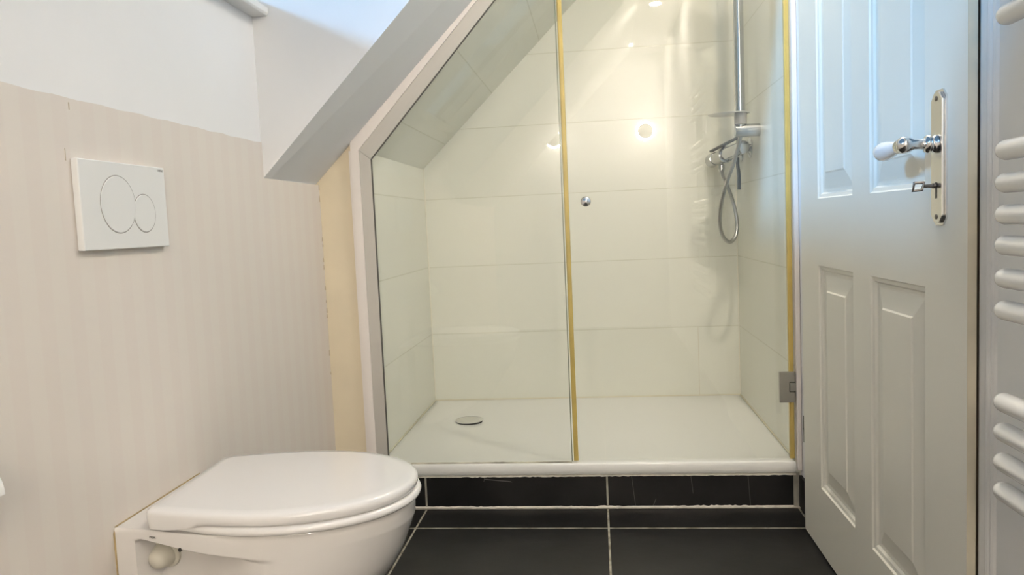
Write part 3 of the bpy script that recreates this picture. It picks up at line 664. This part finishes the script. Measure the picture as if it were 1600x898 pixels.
slab('lid', [(0.0690, 0.5010, .153, .178, lb), (0.0665, 0.5085, .160, .1845, lm), (0.0655, 0.5105, .162, .1865, .4235), (0.0655, 0.5105, .162, .1865, .431), (0.0670, 0.5085, .1605, .185, .4355), (0.0720, 0.5020, .156, .1795, .4388), (0.0870, 0.4840, .142, .163, .4402)], M['seat'])
bm = bmesh.new()
bm.free()
for s_ in (-1, 1):
    bm = bmesh.new(); lathe(bm, [(0, .013), (.022, .013)], (XK+.095, TY+s_*.078-.011, .4075), (0, 1, 0), 20); link('lid_hinge', bm, M['seat'], t, True, 40)
for o in [c for c in bpy.data.objects if c.parent == t and c.name.split('.')[0] in ('lid', 'seat', 'lid_hinge')]:
    pv = Vector((XK+.50, TY, 0)); o.data.transform(Matrix.Translation(pv) @ Matrix.Rotation(math.radians(1.3), 4, 'Z') @ Matrix.Translation(-pv))
ycap = TY - hw(.085, .340)
bm = bmesh.new(); CA = Vector((-.10, -1, -.10)); lathe(bm, [(-.015, .0225), (.006, .0230), (.014, .0200), (.022, .0180), (.028, .0150), (.031, .0090), (.032, .0001)], (XK+.068, ycap, .336), CA, 32)
lathe(bm, [(-.015, .0275), (.001, .0280), (.004, .0265), (.005, .02)], (XK+.072, ycap, .338), CA, 32)
o = link('bolt_cover', bm, mat('cream plastic cap', (.62, .59, .50), .4), t, True, 40); o['label'] = 'round cream cap in the side recess'
yh = TY - hw(.137, .366, .3775)-.0015
bm = bmesh.new(); lathe(bm, [(-.012, .0034), (.0006, .0034), (.0007, .0001)], (XK+.137, TY-hw(.137, .3725, .383)-.0002, .3722), (0, -1, 0), 16); link('drain_hole', bm, M['dark'], t)
yt = TY - hw(.082, .391)-.0004
lettering('PRIM', .0062, (XK+.081, yt-.0006, .3885), (1, -(hw(.1,.391)-hw(.06,.391))/.04, 0), (0, 0, 1), t, M['print'])

# ---------------------------------------------------------------- paper holder at the left edge
t = thing('toilet_paper_holder', 'white rounded corner of a paper holder at the left edge', 'toilet paper holder', (XK, .86, .60))
bm = bmesh.new(); c0 = []
for k in range(13): a = PI*.5*k/12; c0.append((XK+.004+.058*math.sin(a), .570+.058*math.cos(a)))
c1 = [(x-(.003 if i == 12 else 0)*0-.003*math.sin(PI*.5*i/12), z-.003*math.cos(PI*.5*i/12)) for i, (x, z) in enumerate(c0)]
prism(bm, c0 + c1[::-1], 'Y', .80, .932); link('cover', bm, M['radiator'], t, True, 30)
bm = bmesh.new(); box(bm, XK+.0016, XK+.006, .83, .905, .585, .640, .001); tube(bm, [(XK+.004, .902, .60), (XK+.004, .912, .60)], .003, 8); link('back_plate', bm, M['chrome'], t)
p_ = thing('toilet_paper_roll', 'white paper roll under the holder cover at the left edge', 'toilet paper', (XK+.028, .865, .575))
bm = bmesh.new(); lathe(bm, [(0, .0245), (.10, .0245)], (XK+.029, .815, .585), (0, 1, 0), 36); link('roll', bm, M['paper'], p_, True, 40)

# ---------------------------------------------------------------- lamps: room and shower downlights, two lamps on the rear wall
def downlight(x, y, z, power, label, size=.07):
    t = thing('ceiling_spotlight', label, 'ceiling light', (x, y, z))
    bm = bmesh.new(); lathe(bm, [(0, .045), (.003, .044), (.0035, .030), (.001, .029)], (x, y, z), (0, 0, -1), 32); link('ring', bm, M['chrome'], t, True, 40)
    bm = bmesh.new(); lathe(bm, [(0, .0285), (.0015, .0285)], (x, y, z-.0004), (0, 0, -1), 24); link('lens', bm, M['bulb'], t)
    disc_light((x, y, z-.006), power, size)
downlight(.42, -.33, ZC, 7, 'round chrome ceiling spotlight nearest the rear wall')
downlight(.30, -1.45, ZC, 16, 'added ceiling spotlight for frontal fill, between the two wall lamps')  # added out of view to share the frontal fill with the wall lamps
downlight(.46, 1.90, ZC, 5.5, 'round chrome ceiling spotlight in front of the room door')
downlight(.48, 2.42, zs(.43), 1.3, 'round chrome ceiling spotlight above the shower')
for (x, z, lab) in ((.430, 1.617, 'round backlit wall lamp on the rear wall, nearer the door'), (-.321, 1.591, 'round backlit wall lamp on the rear wall, nearer the toilet')):
    t = thing('wall_lamp', lab, 'wall lamp', (x, YR, z))
    bm = bmesh.new(); lathe(bm, [(0, .02), (.028, .02), (.029, .058), (.032, .0605), (.050, .0605), (.058, .045), (.062, .0001)], (x, YR, z), (0, 1, 0), 40); link('lamp_body', bm, M['lampwhite'], t, True, 40)
    bm = bmesh.new(); n_ = 48; tube(bm, [(x+.070*math.cos(2*PI*k/n_), YR+.034, z+.070*math.sin(2*PI*k/n_)) for k in range(n_+1)], .0068, 10); link('lamp_ring', bm, M['glow'], t, True, 60)
